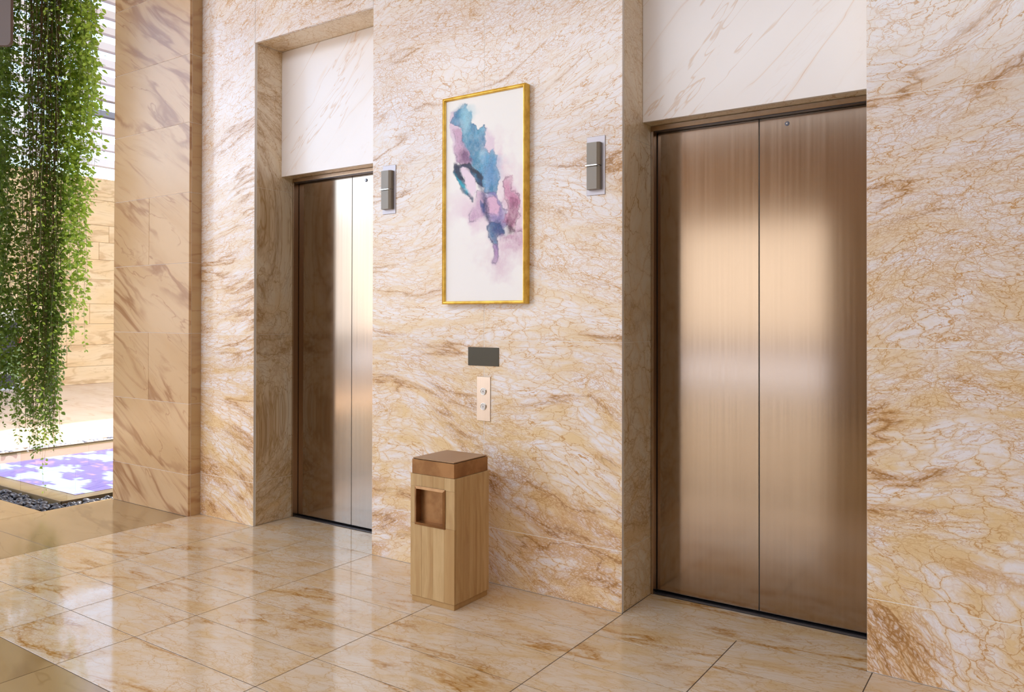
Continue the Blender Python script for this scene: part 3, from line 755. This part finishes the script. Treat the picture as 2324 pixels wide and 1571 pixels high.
# ---------------------------------------------------------------- far courtyard wall
XW = -17.22
far = struct(box('wall_courtyard', XW - .4, XW - .021, -9, 14, 0, 4.5, M['cream']))
zc = [0, .385, .851, 1.308, 1.745, 2.279, 2.716, 3.10, 3.474, 4.028, 4.51]
for i, (a, b) in enumerate(zip(zc[:-1], zc[1:])):
    y = 4.6 + (i % 3) * .42
    while y < 12:
        L = random.choice((1.1, 1.5, .9))
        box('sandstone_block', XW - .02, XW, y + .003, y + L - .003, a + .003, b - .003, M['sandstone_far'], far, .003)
        y += L
ORD = 'first second third fourth fifth sixth seventh eighth ninth tenth eleventh twelfth thirteenth'.split()
for k in range(13):
    z = 4.78 + k * .37
    t = tag(box('louvre_slat', XW - .16, XW + .02, 4.2, 13.6, z, z + (.16 if k not in (3, 4) else .13), M['slat'] if k != 3 else M['slat_dark'], None, .004),
            ('grey horizontal louvre slat, ' if k == 3 else 'pale horizontal louvre slat, ') + ORD[k] + ' above the far sandstone wall', 'slat', 'slats of the screen above the wall')
lp = struct(box('trim_1', XW - .3, XW - .2, 13.6, 13.8, 4.5, 10, M['slat']))
struct(box('trim_2', XW - .3, XW + .02, 4.0, 4.2, 4.5, 10, M['slat']))

# colourful panel at the foot of the far wall
ce = empty('painted_panel', (XW + .08, 6.95, 0))
def patch():
    n = NT('red_black_cream_panel'); p = n.coords()
    q = n.vmath('ADD', p, n.vmath('SCALE', n.noise(p, 3, 2, col=True), scale=.4))
    v = n.n('TexVoronoi'); n.l(q, v.inputs['Vector']); v.inputs['Scale'].default_value = 2.6
    sxx = n.n('SeparateColor'); n.l(v.outputs['Color'], sxx.inputs[0])
    c = n.mix(n.smooth(sxx.outputs[0], .36, .37), (.50, .03, .03), (.05, .03, .05))
    c = n.mix(n.smooth(sxx.outputs[1], .60, .61), c, (.80, .72, .58))
    c = n.mix(n.smooth(sxx.outputs[2], .80, .81), c, (.25, .35, .12))
    n.set(Base_Color=c, Roughness=.5); return n.m
box('panel', XW + .05, XW + .09, 6.3, 7.58, .06, 1.62, patch(), ce, .003)
box('foot', XW + .02, XW + .14, 6.25, 7.62, 0, .055, M['plaster'], ce, .003)
tag(ce, 'red, black and cream painted panel behind the vines at the far wall', 'panel')

# ---------------------------------------------------------------- plum metal board, hung from the ceiling
se = empty('hanging_board', (-5.86, 2.46, 3.3))
bm = bmesh.new(); rr = .035
pts = []
dirv = Vector((math.cos(.6), math.sin(.6), 0)); nrm = Vector((-dirv.y, dirv.x, 0))
def P2(s, z): return Vector((-5.86, 2.46, 0)) + dirv * s + Vector((0, 0, z))
z0, z1, s0_, s1_ = 3.297, 4.6, -.5, .057
out = [(s0_ + rr * (1 - math.cos(a)), z0 + rr * (1 - math.sin(a))) for a in [math.pi / 2 * k / 6 for k in range(7)]]
out += [(s1_ - rr * (1 - math.sin(a)), z0 + rr * (1 - math.cos(a))) for a in [math.pi / 2 * k / 6 for k in range(7)]]
out += [(s1_, z1), (s0_, z1)]
fr = [bm.verts.new(P2(s, z)) for s, z in out]; bk = [bm.verts.new(P2(s, z) + nrm * .03) for s, z in out]
bm.faces.new(fr); bm.faces.new(bk[::-1])
for i in range(len(out)): bm.faces.new((fr[i], fr[(i + 1) % len(out)], bk[(i + 1) % len(out)], bk[i]))
bmobj('board', bm, M['plum'], se)
for s, z in ((-.045, 3.34), (-.03, 3.50), (-.42, 3.34)):
    bm = bmesh.new(); bmesh.ops.create_uvsphere(bm, u_segments=12, v_segments=8, radius=.0055, matrix=Matrix.Translation(P2(s, z)))
    bmobj('screw', bm, M['chrome'], se, True)
for s in (-.4, -.05):
    p = P2(s, 0) + nrm * .015; bm = bmesh.new(); add_box(bm, p.x - .012, p.x + .012, p.y - .012, p.y + .012, 4.58, CEIL - .002)
    bmobj('hanger', bm, M['plum'], se)
tag(se, 'plum brown metal board with rounded corner at the top left edge of the photo', 'board')

# ---------------------------------------------------------------- hanging vines
class Leaves:
    def __init__(s): s.v = []; s.f = []
    def add(s, p, d, n, L, w):
        """one pointed leaf, folded along the midrib"""
        d = d.normalized(); t = d.cross(n)
        if t.length < 1e-3: t = Vector((1, 0, 0))
        t.normalize(); n = t.cross(d); o = len(s.v)
        for a, b, c in ((0, 0, 0), (.35, .5, .10), (.72, .36, .05), (1, 0, -.06), (.72, -.36, .05), (.35, -.5, .10)):
            q = p + d * (a * L) + t * (b * w) + n * (c * w); s.v.append((q.x, q.y, q.z))
        s.f += [(o, o + 1, o + 2, o + 3), (o, o + 3, o + 4, o + 5)]
    def build(s, name, m, parent):
        me = bpy.data.meshes.new(name); me.from_pydata(s.v, [], s.f)
        for p in me.polygons: p.use_smooth = True
        o = link(name, me, m, parent); o.location = -parent.location; return o
class Stems:
    def __init__(s): s.v = []; s.f = []
    def add(s, pts, r0, r1):
        prev = None; n = len(pts)
        for i, p in enumerate(pts):
            r = r0 + (r1 - r0) * i / (n - 1); o = len(s.v)
            for k in range(3):
                a = 2.09 * k; s.v.append((p.x + r * math.cos(a), p.y + r * math.sin(a), p.z))
            if prev is not None:
                for k in range(3): s.f.append((prev + k, prev + (k + 1) % 3, o + (k + 1) % 3, o + k))
            prev = o
    build = Leaves.build
def strand(lv, st, x, y, ztip, ztop=5.15, dens=46, size=.038, spread=.045, sway=.05, leaf_from=None, r=.0022):
    n = max(6, int((ztop - ztip) / .16)); pts = []; ax = random.uniform(0, 6); ay = random.uniform(0, 6)
    for i in range(n + 1):
        t = i / n; z = ztop + (ztip - ztop) * t
        pts.append(Vector((x + sway * t * math.sin(ax + z * 1.1) + .008 * math.sin(9 * z + ax), y + sway * t * math.sin(ay + z * .9) + .008 * math.sin(8 * z + ay), z)))
    st.add(pts, r, r * .35)
    total = int((ztop - ztip) * dens)
    for k in range(total):
        t = random.random() ** .9; z = ztop + (ztip - ztop) * t
        if leaf_from is not None and z > leaf_from and random.random() < .38: continue
        i = min(n - 1, int(t * n)); p = pts[i].lerp(pts[i + 1], t * n - i)
        a = random.uniform(0, 6.28); sp = spread * random.random() * (1 if t < .93 else .4)
        rad = Vector((math.cos(a), math.sin(a), 0)); q = p + rad * sp
        L = size * random.uniform(.6, 1.3) * (1 if t < .95 else .75)
        d = rad + Vector((0, 0, random.uniform(-1.3, .35)))
        nn = Vector((random.uniform(-1, 1), random.uniform(-1, 1), random.uniform(.1, 1.4)))
        lv.add(q, d, nn, L, L * random.uniform(.5, .72))
# clumps: (name, label, list of (ratio lo, hi), z tip range, number, density)
def ratio(px): return .4194 + .000475 * px + .00000018 * px * px
def clump(label, px0, px1, n, tipf, x0=-7.14, x1=-6.88, lm='leaf', **kw):
    xm = -7.0; e = empty('hanging_vine', ((x0 + x1) / 2, -xm * ratio((px0 + px1) / 2), 5.15))
    lv, st = Leaves(), Stems()
    for _ in range(n):
        px = random.uniform(px0, px1); x = random.uniform(x0, x1)
        k = dict(kw)
        if 'wood' in k:
            lo, hi = k.pop('wood')
            if lo < px < hi: k['leaf_from'] = 1.7; k['r'] = .0035
        strand(lv, st, x, -(x if n == 1 else -7.0) * ratio(px), tipf(px), **k)
    s = st.build('stem', M['stem'] if 'wood' in kw else M['stem_green'], e)
    l = lv.build('foliage', M[lm], e); l['kind'] = 'stuff'; s['kind'] = 'stuff'
    return tag(e, label, 'vine', 'green vines hanging in front of the courtyard')
u = random.uniform
def t_left(px): return (.50 if px > -5 else .3) + abs(px - 10) * .004 + u(0, .55)
def t_mid(px):
    c = abs(px - 88) / 50.
    return .24 + c * .22 + u(0, .8) ** 1.5
def t_right(px): return 1.0 + (px - 140) * .012 + u(0, 1.3)
clump('dense green vine clump farthest left, trailing down to the pebbles', -60, 34, 60, t_left)
clump('thickest vine clump with brown stems showing, hanging over the pool', 54, 132, 80, t_mid, wood=(55, 130))
clump('dark sparse vines between the two thick clumps', 26, 64, 20, lambda p: .95 + u(0, 1.2), dens=55, x0=-7.6, x1=-7.4)
clump('light green leafy vines at the right of the mass, ending higher', 146, 176, 34, t_right, dens=42, size=.046, lm='leaf_backlit')
clump('bright green vine edge nearest the pier, upper part only', 188, 208, 17, lambda p: 2.2 + (p - 176) * .022 + u(0, .8), dens=42, size=.048, lm='leaf_backlit')
for px, zt, lab in ((190, 1.16, 'single thin vine strand hanging lowest on the right of the mass'), (180, 1.72, 'single leafy vine strand left of the lowest right-hand strand'),
                    (200, 2.35, 'short vine strand hanging near the pier with a curled tip'), (209, 3.1, 'shortest bright vine strand closest to the pier'),
                    (158, 1.2, 'slim strand between the central clump and the right-hand strands')):
    xs_ = {190: -6.72, 180: -6.58, 200: -6.44, 209: -6.30, 158: -6.72}[px]
    clump(lab, px, px + 1, 1, lambda p: zt, x0=xs_, x1=xs_, dens=60, size=.040, spread=.022, sway=.03, lm='leaf_backlit')
for px, lab in ((118, 'trailing tip strand right of the central clump over the pool'), (100, 'longest trailing vine tip, yellow green, above the near pool corner')):
    xs_ = -6.70 if px > 110 else -6.55
    clump(lab, px, px + 1, 1, lambda p: .21 if px > 110 else .06, x0=xs_, x1=xs_, dens=30, size=.034, spread=.03, sway=.05, lm='leaf_backlit')
